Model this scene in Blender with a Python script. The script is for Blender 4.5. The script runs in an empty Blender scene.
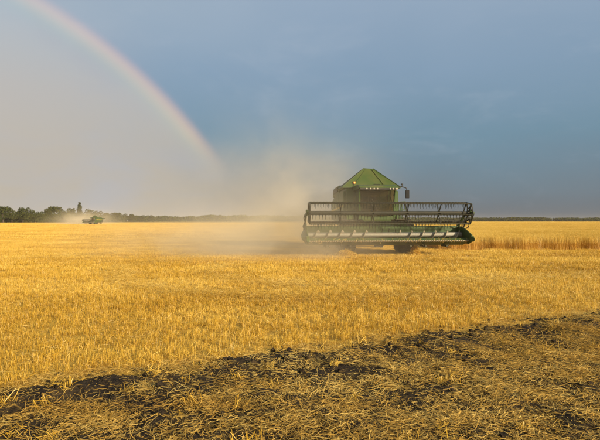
import bpy, math, random
import numpy as np
from mathutils import Vector, noise, Matrix

R = math.radians
random.seed(4)
rng = np.random.default_rng(7)
scene = bpy.context.scene
col = scene.collection

# ------------------------------------------------------------------ camera
CAM_H = 1.8
F = 455.0                       # focal length in pixels of the 600 px wide photograph
cam = bpy.data.cameras.new("camera")
cam.sensor_width = 36.0
cam.lens = 36.0 * F / 600.0
cam.clip_start = 0.1
cam.clip_end = 8000.0
camo = bpy.data.objects.new("camera", cam)
col.objects.link(camo)
camo.location = (0, 0, CAM_H)
camo.rotation_euler = (R(90.13), 0, 0)
scene.camera = camo

# ------------------------------------------------------------------ sky, sun, exposure
SUN_EL, SUN_AZ = 17.0, 134.0    # from the rainbow: its centre lies opposite the sun
sd = Vector((math.sin(R(SUN_AZ)) * math.cos(R(SUN_EL)), math.cos(R(SUN_AZ)) * math.cos(R(SUN_EL)), math.sin(R(SUN_EL))))
sun = bpy.data.lights.new("sun", 'SUN')
sun.energy = 5.0
sun.angle = R(4.0)          # low sun through thin cloud and dust
sun.color = (1.0, 0.87, 0.66)
suno = bpy.data.objects.new("sun", sun)
col.objects.link(suno)
suno.rotation_euler = sd.to_track_quat('Z', 'Y').to_euler()
suno.location = (30, -30, 40)

vs = scene.view_settings
vs.view_transform = 'Standard'
vs.look = 'None'
vs.exposure = 0.45
vs.gamma = 1.0
vs.use_curve_mapping = False


class NT:
    """small helper to write node trees"""
    def __init__(s, tree):
        s.t = tree
        s.n = tree.nodes
        s.l = tree.links

    def node(s, typ, **kw):
        n = s.n.new(typ)
        for k, v in kw.items():
            setattr(n, k, v)
        return n

    def put(s, sock, v):
        if hasattr(v, 'is_output'):
            s.l.new(v, sock)
        else:
            sock.default_value = v

    def math(s, op, a, b=None, c=None, clamp=False):
        n = s.node('ShaderNodeMath', operation=op, use_clamp=clamp)
        for i, v in enumerate((a, b, c)):
            if v is not None:
                s.put(n.inputs[i], v)
        return n.outputs[0]

    def vmath(s, op, a, b=None, out=0):
        n = s.node('ShaderNodeVectorMath', operation=op)
        s.put(n.inputs[0], a)
        if b is not None:
            s.put(n.inputs[1], b)
        return n.outputs['Value'] if op in ('DOT_PRODUCT', 'LENGTH', 'DISTANCE') else n.outputs[0]

    def smooth(s, v, a, b, x=0.0, y=1.0):
        n = s.node('ShaderNodeMapRange', interpolation_type='SMOOTHSTEP')
        s.put(n.inputs[0], v)
        for i, q in enumerate((a, b, x, y)):
            n.inputs[i + 1].default_value = q
        return n.outputs[0]

    def mix(s, f, a, b, blend='MIX'):
        n = s.node('ShaderNodeMix', data_type='RGBA', blend_type=blend)
        s.put(n.inputs[0], f)
        s.put(n.inputs[6], a)
        s.put(n.inputs[7], b)
        return n.outputs[2]

    def ramp(s, f, stops, interp='LINEAR'):
        n = s.node('ShaderNodeValToRGB')
        cr = n.color_ramp
        cr.interpolation = interp
        while len(cr.elements) > 1:
            cr.elements.remove(cr.elements[-1])
        for i, (p, c) in enumerate(stops):
            e = cr.elements[0] if i == 0 else cr.elements.new(p)
            e.position = p
            e.color = c if len(c) == 4 else (*c, 1)
        s.put(n.inputs[0], f)
        return n.outputs[0]

    def noise(s, vec, scale, detail=3, rough=0.5, dist=0.0, color=False):
        n = s.node('ShaderNodeTexNoise')
        if vec is not None:
            s.put(n.inputs['Vector'], vec)
        n.inputs['Scale'].default_value = scale
        n.inputs['Detail'].default_value = detail
        n.inputs['Roughness'].default_value = rough
        n.inputs['Distortion'].default_value = dist
        return n.outputs['Color' if color else 0]

    def scale(s, vec, v):
        n = s.node('ShaderNodeMapping')
        s.put(n.inputs[0], vec)
        n.inputs['Scale'].default_value = v
        return n.outputs[0]


def lin(r, g, b, k=1.0):
    f = lambda c: (c / 255 / 12.92 if c / 255 < 0.04045 else ((c / 255 + 0.055) / 1.055) ** 2.4) * k
    return (f(r), f(g), f(b), 1)


world = bpy.data.worlds.new("World")
scene.world = world
world.use_nodes = True
w = NT(world.node_tree)
w.n.clear()
wout = w.node('ShaderNodeOutputWorld')
wbg = w.node('ShaderNodeBackground')
w.l.new(wbg.outputs[0], wout.inputs[0])
tc = w.node('ShaderNodeTexCoord').outputs['Generated']
D = w.vmath('NORMALIZE', tc)
sky = w.node('ShaderNodeTexSky', sky_type='NISHITA')
sky.sun_disc = False
sky.sun_elevation = R(SUN_EL)
sky.sun_rotation = R(SUN_AZ)
sky.dust_density = 2.0
SKYK = 0.10
clear = w.vmath('MULTIPLY', sky.outputs[0], (SKYK, SKYK, SKYK))
sep = w.node('ShaderNodeSeparateXYZ')
w.l.new(D, sep.inputs[0])
K = 2 ** -vs.exposure
soft = w.noise(w.scale(D, (1, 1, 2.2)), 3.2, 3, 0.5, 0.6)
el = w.math('ADD', sep.outputs[2], w.math('MULTIPLY', w.math('SUBTRACT', soft, 0.5), 0.08))
storm = w.ramp(el, [(0.0, lin(98, 105, 114, K)), (0.06, lin(103, 118, 133, K)), (0.17, lin(110, 141, 160, K)),
                    (0.31, lin(134, 159, 182, K)), (0.46, lin(156, 175, 196, K)), (1.0, lin(160, 178, 200, K))])
puff = w.noise(w.scale(D, (1, 1, 2.6)), 5.0, 6, 0.62, 0.3)
storm = w.mix(w.smooth(puff, 0.50, 0.78, 0.0, 0.20), storm, lin(180, 190, 204, K))
storm = w.mix(0.12, storm, clear)
# rain curtain: inside the bow the drops send light back, outside they do not
anti = (-sd).normalized()
dot = w.vmath('DOT_PRODUCT', D, tuple(anti))
ang = w.math('MULTIPLY', w.math('ARCCOSINE', dot), 180 / math.pi)
crisp = w.math('MULTIPLY', w.smooth(sep.outputs[2], 0.05, 0.20), w.smooth(sep.outputs[2], 0.46, 0.22))
inner = w.math('ADD', w.math('MULTIPLY', w.smooth(ang, 41.3, 43.9, 1.0, 0.0), crisp),
               w.math('MULTIPLY', w.smooth(ang, 36.0, 49.0, 1.0, 0.0), w.math('SUBTRACT', 1.0, crisp)))
veil = w.math('MULTIPLY', w.smooth(ang, 44.0, 66.0, 0.5, 0.0), w.smooth(sep.outputs[2], 0.27, 0.45))
storm = w.mix(veil, storm, lin(168, 182, 194, K))
wide = w.smooth(ang, 28.0, 42.0, 1.0, 0.86)
warm = w.ramp(sep.outputs[2], [(0.0, lin(192, 181, 163, K)), (0.13, lin(191, 183, 172, K)), (0.25, lin(191, 187, 183, K)), (0.38, lin(184, 192, 199, K)),
                               (0.8, lin(165, 180, 198, K))])
mot = w.noise(w.scale(D, (1, 1, 1.6)), 4.0, 4, 0.55, 0.5)
warm = w.mix(w.smooth(mot, 0.38, 0.70, 0.0, 0.7), warm, lin(184, 184, 188, K))
skyc = w.mix(w.math('MULTIPLY', inner, w.math('MULTIPLY', wide, 0.97)), storm, warm)
bow = w.ramp(w.math('DIVIDE', w.math('SUBTRACT', ang, 36.0), 10.0),
             [(0.0, (0, 0, 0)), (0.38, (.0, .0, .0)), (0.46, (0.0, .006, .004)), (0.53, (.004, .018, .0)), (0.595, (.085, .052, .0)),
              (0.655, (.165, .062, .0)), (0.71, (.085, .018, .0)), (0.755, (.01, .0, .0)), (0.80, (0, 0, 0))], 'B_SPLINE')
fade = w.math('MULTIPLY', w.smooth(sep.outputs[2], 0.09, 0.20), w.smooth(sep.outputs[2], 0.62, 0.3))
bowk = w.node('ShaderNodeCombineXYZ')
for i in range(3):
    w.l.new(fade, bowk.inputs[i])
bowc = w.vmath('MULTIPLY', bow, bowk.outputs[0])
total = w.vmath('ADD', skyc, bowc)
# low-sun side: the clear evening sky behind the camera
sunside = w.smooth(w.vmath('DOT_PRODUCT', D, tuple(sd)), 0.0, 0.9, 0.0, 0.8)
total = w.mix(sunside, total, clear)
w.l.new(total, wbg.inputs[0])
wbg.inputs[1].default_value = 1.0

cy = scene.cycles
cy.use_denoising = True
cy.max_bounces = 8
cy.diffuse_bounces = 3
cy.glossy_bounces = 3
cy.transmission_bounces = 6
cy.transparent_max_bounces = 16
cy.volume_bounces = 1
cy.volume_step_rate = 1.0
cy.sample_clamp_indirect = 6.0

# ------------------------------------------------------------------ helpers


def tag(o, label=None, cat=None, group=None, kind=None):
    for k, v in (('label', label), ('category', cat), ('group', group), ('kind', kind)):
        if v:
            o[k] = v
    return o


def ground_at(px, py, z=0.0):
    """photo pixel -> point where its ray meets the level z"""
    d = F * (CAM_H - z) / (py - 221.0)
    return ((px - 300.0) * d / F, d)


class MB:
    def __init__(s):
        s.v = []
        s.f = []

    def add(s, v, f):
        o = len(s.v)
        s.v += [tuple(p) for p in v]
        s.f += [tuple(i + o for i in q) for q in f]
        return s

    def box(s, x0, x1, y0, y1, z0, z1, m=None):
        v = [(x, y, z) for z in (z0, z1) for y in (y0, y1) for x in (x0, x1)]
        if m is not None:
            v = [m @ Vector(p) for p in v]
        return s.add(v, [(0, 2, 3, 1), (4, 5, 7, 6), (0, 1, 5, 4), (2, 6, 7, 3), (0, 4, 6, 2), (1, 3, 7, 5)])

    def bar(s, a, b, wx, wz):
        """box beam from a to b"""
        a, b = Vector(a), Vector(b)
        q = (b - a).to_track_quat('Y', 'Z').to_matrix().to_4x4()
        L = (b - a).length
        return s.box(-wx / 2, wx / 2, 0, L, -wz / 2, wz / 2, Matrix.Translation(a) @ q)

    def tube(s, pts, rad, n=10, cap=True):
        pts = [Vector(p) for p in pts]
        if not hasattr(rad, '__len__'):
            rad = [rad] * len(pts)
        rings = []
        for i, p in enumerate(pts):
            d = (pts[min(i + 1, len(pts) - 1)] - pts[max(i - 1, 0)]).normalized()
            up = Vector((0, 0, 1)) if abs(d.z) < 0.9 else Vector((0, 1, 0))
            a = d.cross(up).normalized()
            b = a.cross(d).normalized()
            rings.append([p + (a * math.cos(2 * math.pi * k / n) + b * math.sin(2 * math.pi * k / n)) * rad[i] for k in range(n)])
        v = [p for r in rings for p in r]
        f = []
        for i in range(len(pts) - 1):
            for k in range(n):
                k2 = (k + 1) % n
                f.append((i * n + k, i * n + k2, (i + 1) * n + k2, (i + 1) * n + k))
        if cap:
            f.append(tuple(range(n - 1, -1, -1)))
            f.append(tuple((len(pts) - 1) * n + k for k in range(n)))
        return s.add(v, f)

    def prism(s, prof, x0, x1):
        """profile in (y, z) extruded along x"""
        n = len(prof)
        v = [(x0, y, z) for y, z in prof] + [(x1, y, z) for y, z in prof]
        f = [tuple(range(n)), tuple(range(2 * n - 1, n - 1, -1))]
        f += [(i, i + n, (i + 1) % n + n, (i + 1) % n) for i in range(n)]
        return s.add(v, f)

    def lathe_x(s, prof, c, n=28):
        """profile (x, r) turned about the x axis through c"""
        v, f = [], []
        for x, r in prof:
            for k in range(n):
                a = 2 * math.pi * k / n
                v.append((c[0] + x, c[1] + r * math.cos(a), c[2] + r * math.sin(a)))
        for i in range(len(prof) - 1):
            for k in range(n):
                k2 = (k + 1) % n
                f.append((i * n + k, i * n + k2, (i + 1) * n + k2, (i + 1) * n + k))
        return s.add(v, f)

    def build(s, name, mat, parent=None, bevel=0.0, smooth=False):
        me = bpy.data.meshes.new(name)
        me.from_pydata(s.v, [], s.f)
        import bmesh
        bm = bmesh.new()
        bm.from_mesh(me)
        bmesh.ops.recalc_face_normals(bm, faces=bm.faces)
        bm.to_mesh(me)
        bm.free()
        me.materials.append(mat)
        if smooth:
            me.shade_smooth()
        o = bpy.data.objects.new(name, me)
        col.objects.link(o)
        if parent is not None:
            o.parent = parent
        if bevel:
            b = o.modifiers.new('bevel', 'BEVEL')
            b.width = bevel
            b.segments = 2
            b.limit_method = 'ANGLE'
            b.angle_limit = R(25)
        return o


def empty(name, loc, rz=0.0):
    o = bpy.data.objects.new(name, None)
    col.objects.link(o)
    o.location = loc
    o.rotation_euler = (0, 0, rz)
    o.empty_display_size = 0.5
    return o


def material(name):
    m = bpy.data.materials.new(name)
    m.use_nodes = True
    t = NT(m.node_tree)
    t.n.clear()
    out = t.node('ShaderNodeOutputMaterial')
    return m, t, out


def principled(t, out, color, rough=0.6, metal=0.0, spec=0.5, normal=None):
    p = t.node('ShaderNodeBsdfPrincipled')
    t.put(p.inputs['Base Color'], color)
    t.put(p.inputs['Roughness'], rough)
    t.put(p.inputs['Metallic'], metal)
    t.put(p.inputs['Specular IOR Level'], spec)
    if normal is not None:
        t.l.new(normal, p.inputs['Normal'])
    t.l.new(p.outputs[0], out.inputs[0])
    return p


def painted(name, c, rough=0.45, dust=0.45, metal=0.0, dustc=(0.18, 0.125, 0.036, 1)):
    """paint or metal with field dust lying on it, thicker where it faces up"""
    m, t, out = material(name)
    g = t.node('ShaderNodeNewGeometry')
    oc = t.node('ShaderNodeTexCoord').outputs['Object']
    sz = t.node('ShaderNodeSeparateXYZ')
    t.l.new(g.outputs['Normal'], sz.inputs[0])
    up = t.smooth(sz.outputs[2], -0.2, 1.0, 0.25, 1.0)
    n1 = t.noise(oc, 1.6, 5, 0.6)
    n2 = t.noise(t.scale(oc, (6, 6, 1.2)), 2.0, 4, 0.6)
    d = t.math('MULTIPLY', up, t.math('ADD', t.smooth(n1, 0.3, 0.75, 0.2, 1.0), t.smooth(n2, 0.5, 0.8, 0, 0.5)))
    d = t.math('MULTIPLY', d, dust, clamp=True)
    cc = t.mix(t.noise(oc, 0.9, 3), (c[0] * .85, c[1] * .85, c[2] * .85, 1), (c[0] * 1.1, c[1] * 1.1, c[2] * 1.1, 1))
    principled(t, out, t.mix(d, cc, dustc), t.math('ADD', t.math('MULTIPLY', d, 0.5), rough, clamp=True), metal, 0.28)
    return m


def straw_mat(name, dark, mid, light, trans=0.25, low=None, lz=(0.30, 0.72, 0.75)):
    m, t, out = material(name)
    pos = t.node('ShaderNodeNewGeometry').outputs['Position']
    oi = t.node('ShaderNodeObjectInfo').outputs['Random']
    isl = t.node('ShaderNodeNewGeometry').outputs['Random Per Island']
    big = t.noise(pos, 0.23, 4, 0.6, 0.5)
    streak = t.noise(t.scale(pos, (0.07, 0.55, 0.0)), 1.0, 4, 0.6, 0.6)
    lay = t.math('ADD', t.smooth(big, 0.33, 0.67, 0.05, 0.32), t.smooth(streak, 0.35, 0.65, 0.0, 0.24))
    r = t.math('ADD', t.math('MULTIPLY', isl, 0.50), t.math('ADD', t.math('MULTIPLY', oi, 0.10), lay))
    c = t.ramp(r, [(0.18, dark), (0.55, mid), (0.95, light)])
    if low:      # browner stems under pale ears; in stubble, also painted shade for dark gaps
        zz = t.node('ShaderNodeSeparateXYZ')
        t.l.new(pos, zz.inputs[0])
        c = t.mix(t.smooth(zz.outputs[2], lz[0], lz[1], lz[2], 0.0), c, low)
    b = t.node('ShaderNodeBsdfDiffuse')
    t.l.new(c, b.inputs[0])
    tr = t.node('ShaderNodeBsdfTranslucent')
    t.l.new(c, tr.inputs[0])
    gl = t.node('ShaderNodeBsdfGlossy')
    gl.inputs['Roughness'].default_value = 0.45
    gl.inputs['Color'].default_value = (1, .9, .7, 1)
    mx = t.node('ShaderNodeMixShader')
    mx.inputs[0].default_value = trans
    t.l.new(b.outputs[0], mx.inputs[1])
    t.l.new(tr.outputs[0], mx.inputs[2])
    m2 = t.node('ShaderNodeMixShader')
    m2.inputs[0].default_value = 0.05
    t.l.new(mx.outputs[0], m2.inputs[1])
    t.l.new(gl.outputs[0], m2.inputs[2])
    t.l.new(m2.outputs[0], out.inputs[0])
    return m


M = {}
M['green'] = painted('green_paint', (0.024, 0.064, 0.006), 0.45, 0.34)
M['green_dusty'] = painted('dusty_green_paint', (0.025, 0.062, 0.007), 0.5, 0.42)
M['yellow'] = painted('yellow_paint', (0.62, 0.40, 0.02), 0.4, 0.5)
M['black'] = painted('black_metal', (0.022, 0.021, 0.018), 0.5, 0.35)
M['reel'] = painted('dusty_reel_steel', (0.015, 0.016, 0.009), 0.55, 0.20)
M['rubber'] = painted('tyre_rubber', (0.018, 0.017, 0.016), 0.8, 0.45)
M['steel'] = painted('worn_steel', (0.36, 0.335, 0.27), 0.52, 0.55, 0.4)
M['knife'] = painted('knife_steel', (0.40, 0.33, 0.23), 0.45, 0.6, 0.3)
M['dark'] = painted('dark_underbody', (0.035, 0.035, 0.022), 0.7, 0.6)
M['fabric'] = painted('seat_fabric', (0.05, 0.045, 0.04), 0.9, 0.2)


def simple(name, c, rough=0.5, metal=0.0, spec=0.5):
    m, t, out = material(name)
    oc = t.node('ShaderNodeTexCoord').outputs['Object']
    cc = t.mix(t.noise(oc, 8, 3), tuple(q * .85 for q in c[:3]) + (1,), tuple(min(1, q * 1.1) for q in c[:3]) + (1,))
    principled(t, out, cc, rough, metal, spec)
    return m


M['lamp'] = simple('lamp_glass', (0.45, 0.40, 0.30), 0.12)
M['amber'] = simple('amber_plastic', (0.9, 0.32, 0.03), 0.25)
M['mirror'] = simple('mirror_back', (0.02, 0.02, 0.02), 0.6, 0.0, 0.08)

m, t, out = material('cab_glass')
g1 = t.node('ShaderNodeBsdfGlossy')
g1.inputs['Roughness'].default_value = 0.04
g2 = t.node('ShaderNodeBsdfTransparent')
g2.inputs[0].default_value = (0.22, 0.25, 0.18, 1)
g3 = t.node('ShaderNodeBsdfDiffuse')
g3.inputs[0].default_value = (0.26, 0.20, 0.11, 1)
fr = t.node('ShaderNodeFresnel')
fr.inputs[0].default_value = 1.5
dn = t.noise(t.node('ShaderNodeTexCoord').outputs['Object'], 2.0, 4)
ma = t.node('ShaderNodeMixShader')
t.l.new(t.smooth(dn, 0.3, 0.8, 0.02, 0.08), ma.inputs[0])
t.l.new(g2.outputs[0], ma.inputs[1])
t.l.new(g3.outputs[0], ma.inputs[2])
mb = t.node('ShaderNodeMixShader')
t.l.new(fr.outputs[0], mb.inputs[0])
t.l.new(ma.outputs[0], mb.inputs[1])
t.l.new(g1.outputs[0], mb.inputs[2])
t.l.new(mb.outputs[0], out.inputs[0])
M['glass'] = m

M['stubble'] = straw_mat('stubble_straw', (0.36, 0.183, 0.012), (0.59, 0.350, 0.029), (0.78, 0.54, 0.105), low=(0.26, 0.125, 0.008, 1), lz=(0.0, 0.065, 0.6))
M['chaff'] = straw_mat('pale_chaff', (0.50, 0.295, 0.040), (0.68, 0.44, 0.085), (0.82, 0.60, 0.17), 0.25)
M['litter'] = straw_mat('loose_straw', (0.26, 0.135, 0.018), (0.56, 0.325, 0.050), (0.82, 0.58, 0.16), 0.2)
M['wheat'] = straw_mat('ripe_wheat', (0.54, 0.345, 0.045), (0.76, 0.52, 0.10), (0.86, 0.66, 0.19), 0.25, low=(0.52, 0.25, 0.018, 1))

# ------------------------------------------------------------------ the ground
# field edge: straw covered, turned soil on this side, stubble beyond
E0 = Vector((*ground_at(0, 384), 0))
E1 = Vector((*ground_at(600, 309), 0))
EDIR = (E1 - E0).normalized()
ENRM = Vector((EDIR.y, -EDIR.x, 0))          # points at the camera side


def edge_s(x, y):
    return (x - E0.x) * ENRM.x + (y - E0.y) * ENRM.y


# curved wheel tracks in the stubble
TRACKS = []
for pts in ([(310, 250), (230, 256), (160, 262), (126, 269), (120, 278), (150, 290), (215, 297), (300, 300), (420, 296)],
            [(310, 258), (250, 264), (215, 272), (240, 282), (300, 287), (400, 285), (520, 280), (640, 276)],
            [(-20, 243), (120, 240), (300, 238)], [(-20, 262), (60, 258), (160, 250), (300, 243)]):
    P = [Vector(ground_at(*p)) for p in pts]
    dense = []
    for i in range(len(P) - 1):
        a, b, c, d = P[max(i - 1, 0)], P[i], P[i + 1], P[min(i + 2, len(P) - 1)]
        for k in range(16):
            u = k / 16
            dense.append(0.5 * ((2 * b) + (c - a) * u + (2 * a - 5 * b + 4 * c - d) * u * u + (3 * b - a - 3 * c + d) * u ** 3))
    TRACKS.append(np.array([(q.x, q.y) for q in dense]))
TRK = np.concatenate(TRACKS)


def track_dist(xy):
    o = np.empty(len(xy))
    for i in range(0, len(xy), 4000):
        c = xy[i:i + 4000]
        o[i:i + 4000] = np.sqrt(((c[:, None, :] - TRK[None]) ** 2).sum(2)).min(1)
    return o


m, t, out = material('field_soil_and_chaff')
pos = t.node('ShaderNodeNewGeometry').outputs['Position']
n1 = t.noise(pos, 9.0, 5, 0.7)
n2 = t.noise(pos, 0.10, 5, 0.6, 0.6)
n3 = t.noise(t.scale(pos, (0.012, 0.05, 1)), 1.0, 4, 0.6, 0.4)
c = t.mix(t.smooth(n1, 0.3, 0.7), (0.30, 0.155, 0.013, 1), (0.60, 0.37, 0.050, 1))
c = t.mix(t.smooth(n2, 0.35, 0.7, 0, 0.5), c, (0.68, 0.42, 0.085, 1))
c = t.mix(t.smooth(n3, 0.4, 0.62, 0, 0.55), c, (0.70, 0.43, 0.12, 1))
bp = t.node('ShaderNodeBump')
bp.inputs['Strength'].default_value = 0.6
bp.inputs['Distance'].default_value = 0.05
t.l.new(n1, bp.inputs['Height'])
principled(t, out, c, 0.95, 0, 0.1, bp.outputs[0])
M['field'] = m

gm = MB()
ext = [-3200, -1200, -400, -100, -30, 0, 30, 100, 400, 1200, 3200]
gx, gy = ext, [-60, -20, 0, 20, 60, 150, 400, 1000, 2000, 3200]
gm.add([(x, y, 0) for y in gy for x in gx],
       [(j * len(gx) + i, j * len(gx) + i + 1, (j + 1) * len(gx) + i + 1, (j + 1) * len(gx) + i) for j in range(len(gy) - 1) for i in range(len(gx) - 1)])
tag(gm.build('ground', M['field']), kind='structure')

# turned soil strip in front, displaced for real
m, t, out = material('dark_turned_soil')
pos = t.node('ShaderNodeNewGeometry').outputs['Position']
n1 = t.noise(pos, 22.0, 6, 0.75)
n2 = t.noise(pos, 2.2, 4, 0.6)
c = t.mix(t.smooth(n1, 0.35, 0.7), (0.016, 0.011, 0.007, 1), (0.070, 0.047, 0.026, 1))
c = t.mix(t.smooth(n2, 0.45, 0.75, 0, 0.6), c, (0.13, 0.085, 0.035, 1))
bp = t.node('ShaderNodeBump')
bp.inputs['Strength'].default_value = 1.0
bp.inputs['Distance'].default_value = 0.045
t.l.new(n1, bp.inputs['Height'])
principled(t, out, c, 0.95, 0, 0.15, bp.outputs[0])
M['soil'] = m


def lump(x, y):
    p = Vector((x, y, 0))
    h = 0.025 + 0.035 * noise.noise(p * 1.3) + 0.045 * noise.noise(p * 3.1 + Vector((9, 2, 0))) + 0.026 * noise.noise(p * 8) + 0.020 * noise.noise(p * 15)
    return h


def soil_z(x, y):
    s = edge_s(x, y) + 0.22 * noise.noise(Vector((x * 1.1, y * 1.1, 4))) + 0.12 * noise.noise(Vector((x * 4, y * 4, 7)))
    k = min(1.0, max(0.0, s / 0.35))
    return -0.03 + k * (0.036 + max(0.0, lump(x, y)))


sx = np.arange(-6.0, 9.6, 0.036)
sy = np.arange(1.6, 11.6, 0.036)
sv = [(x, y, soil_z(x, y)) for y in sy for x in sx]
nx = len(sx)
sf = [(j * nx + i, j * nx + i + 1, (j + 1) * nx + i + 1, (j + 1) * nx + i) for j in range(len(sy) - 1) for i in range(nx - 1)
      if max(sv[q][2] for q in (j * nx + i, j * nx + i + 1, (j + 1) * nx + i + 1)) > -0.028]
sm = MB()
sm.v, sm.f = sv, sf
tag(sm.build('soil_strip', M['soil'], smooth=True), kind='structure')

# ------------------------------------------------------------------ scattered straw (stuff)


def make_collection(name, meshes):
    c = bpy.data.collections.new(name)
    for i, me in enumerate(meshes):
        c.objects.link(bpy.data.objects.new(name + '_patch', me))
    return c


def ribbon_mesh(name, mat, pts, width, side):
    """pts (N,K,3) centre lines; ribbons with a shallow fold so they catch light; width (N,K)"""
    N, Kp, _ = pts.shape
    a = pts - side[:, None, :] * width[..., None] / 2
    b = pts + side[:, None, :] * width[..., None] / 2
    v = np.stack([a, b], 2).reshape(-1, 3)
    base = (np.arange(N) * Kp * 2)[:, None] + (np.arange(Kp - 1) * 2)[None]
    f = np.stack([base, base + 1, base + 3, base + 2], -1).reshape(-1, 4)
    me = bpy.data.meshes.new(name)
    me.vertices.add(len(v))
    me.vertices.foreach_set('co', v.astype(np.float32).ravel())
    me.loops.add(f.size)
    me.loops.foreach_set('vertex_index', f.astype(np.int32).ravel())
    me.polygons.add(len(f))
    me.polygons.foreach_set('loop_start', np.arange(0, f.size, 4, dtype=np.int32))
    me.update(calc_edges=True)
    me.materials.append(mat)
    return me


def unit(v):
    return v / np.maximum(np.linalg.norm(v, axis=-1, keepdims=True), 1e-6)


def stubble_mesh(size, n, h, wd, tilt=0.26, flat=0.13):
    x = rng.uniform(-size / 2, size / 2, n)
    y = rng.uniform(-size / 2, size / 2, n)
    # stems grow in tufts
    k = max(4, n // 7)
    cx, cy_ = rng.uniform(-size / 2, size / 2, k), rng.uniform(-size / 2, size / 2, k)
    pick = rng.integers(0, k, n)
    tuft = rng.random(n) < 0.75
    x = np.where(tuft, cx[pick] + rng.normal(0, 0.018 + wd, n), x)
    y = np.where(tuft, cy_[pick] + rng.normal(0, 0.018 + wd, n), y)
    hh = h * rng.uniform(0.55, 1.25, n)
    az = rng.uniform(0, 2 * np.pi, n)
    tl = np.abs(rng.normal(0, tilt, n))
    lie = rng.random(n) < flat
    tl = np.where(lie, rng.uniform(0.9, 1.5, n), tl)
    hh = np.where(lie, hh * 1.25, hh)
    d = np.stack([np.cos(az) * np.sin(tl), np.sin(az) * np.sin(tl), np.cos(tl)], -1)
    p0 = np.stack([x, y, np.where(lie, rng.uniform(0.01, h * 0.5, n), 0)], -1)
    bend = rng.normal(0, 0.12, (n, 3)) * hh[:, None]
    pts = np.stack([p0, p0 + d * hh[:, None] * .5 + bend * .3, p0 + d * hh[:, None]], 1)
    pts[..., 2] = np.maximum(pts[..., 2], 0.0)
    sa = rng.uniform(0, 2 * np.pi, n)
    side = unit(np.cross(d, np.stack([np.cos(sa), np.sin(sa), np.zeros(n) + .3], -1)))
    wv = wd * rng.uniform(0.7, 1.3, (n, 1)) * np.array([[1.0, 0.9, 0.7]])
    return ribbon_mesh('stubble', M['stubble'], pts, wv, side)


def litter_mesh(size, n, l0, l1, wd, zmax, mat, spread=1.0):
    x, y = rng.normal(0, size / 2.4, n), rng.normal(0, size / 2.4, n)
    L = rng.uniform(l0, l1, n)
    az = rng.normal(0, spread, n)
    tl = rng.normal(0.0, 0.16, n)
    d = np.stack([np.cos(az) * np.cos(tl), np.sin(az) * np.cos(tl), np.sin(tl)], -1)
    c0 = np.stack([x, y, rng.uniform(0.008, zmax, n)], -1)
    kink = np.stack([rng.normal(0, .04, n), rng.normal(0, .04, n), rng.normal(0.02, .03, n)], -1) * L[:, None]
    k2 = np.stack([rng.normal(0, .06, n), rng.normal(0, .06, n), rng.normal(-0.02, .03, n)], -1) * L[:, None]
    u = np.array([-.5, -.15, .2, .5])
    pts = c0[:, None] + d[:, None] * (u[None, :, None] * L[:, None, None])
    pts[:, 1] += kink
    pts[:, 2] += kink * .7
    pts[:, 3] += k2
    pts[..., 2] = np.maximum(pts[..., 2], 0.004)
    sa = rng.uniform(0, 2 * np.pi, n)
    side = unit(np.cross(d, np.stack([np.cos(sa) * .6, np.sin(sa) * .6, np.ones(n) * .8], -1)))
    wv = wd * rng.uniform(0.6, 1.4, (n, 1)) * np.array([[.8, 1, 1, .7]])
    return ribbon_mesh('straw', mat, pts, wv, side)


def scatter(name, label, cat, xyz, rot, scl, pick, coll):
    me = bpy.data.meshes.new(name)
    n = len(xyz)
    me.vertices.add(n)
    me.vertices.foreach_set('co', np.asarray(xyz, np.float32).ravel())
    a = me.attributes.new('rot', 'FLOAT_VECTOR', 'POINT')
    a.data.foreach_set('vector', np.asarray(rot, np.float32).ravel())
    a = me.attributes.new('scl', 'FLOAT_VECTOR', 'POINT')
    a.data.foreach_set('vector', np.asarray(scl, np.float32).ravel())
    a = me.attributes.new('pick', 'INT', 'POINT')
    a.data.foreach_set('value', np.asarray(pick, np.int32))
    o = bpy.data.objects.new(name, me)
    col.objects.link(o)
    tag(o, label, cat, kind='stuff')
    ng = bpy.data.node_groups.new(name, 'GeometryNodeTree')
    ng.interface.new_socket('Geometry', in_out='INPUT', socket_type='NodeSocketGeometry')
    ng.interface.new_socket('Geometry', in_out='OUTPUT', socket_type='NodeSocketGeometry')
    N = ng.nodes
    gi, go = N.new('NodeGroupInput'), N.new('NodeGroupOutput')
    iop = N.new('GeometryNodeInstanceOnPoints')
    ci = N.new('GeometryNodeCollectionInfo')
    ci.inputs[0].default_value = coll
    ci.inputs['Separate Children'].default_value = True
    ci.inputs['Reset Children'].default_value = True

    def attr(nm, dt):
        q = N.new('GeometryNodeInputNamedAttribute')
        q.data_type = dt
        q.inputs[0].default_value = nm
        return q.outputs[0]
    L = ng.links
    L.new(gi.outputs[0], iop.inputs['Points'])
    L.new(ci.outputs[0], iop.inputs['Instance'])
    iop.inputs['Pick Instance'].default_value = True
    L.new(attr('pick', 'INT'), iop.inputs['Instance Index'])
    L.new(attr('rot', 'FLOAT_VECTOR'), iop.inputs['Rotation'])
    L.new(attr('scl', 'FLOAT_VECTOR'), iop.inputs['Scale'])
    L.new(iop.outputs[0], go.inputs[0])
    md = o.modifiers.new('scatter', 'NODES')
    md.node_group = ng
    return o


def grid_points(d0, d1, step, x_of_d=0.70, extra=1.5, jitter=0.5):
    ys = np.arange(d0, d1, step)
    out = []
    for y in ys:
        hw = x_of_d * (y + step) + extra
        xs = np.arange(-hw, hw, step)
        out.append(np.stack([xs, np.full(len(xs), y)], -1))
    p = np.concatenate(out)
    return p + rng.uniform(-jitter, jitter, p.shape) * step


WH_X, WH_Y = 8.75, 28.0          # near corner of the standing wheat


def in_wheat(p):
    return (p[:, 0] > WH_X - 0.2 + 0.0 * p[:, 1]) & (p[:, 1] > WH_Y - 0.2)


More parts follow.
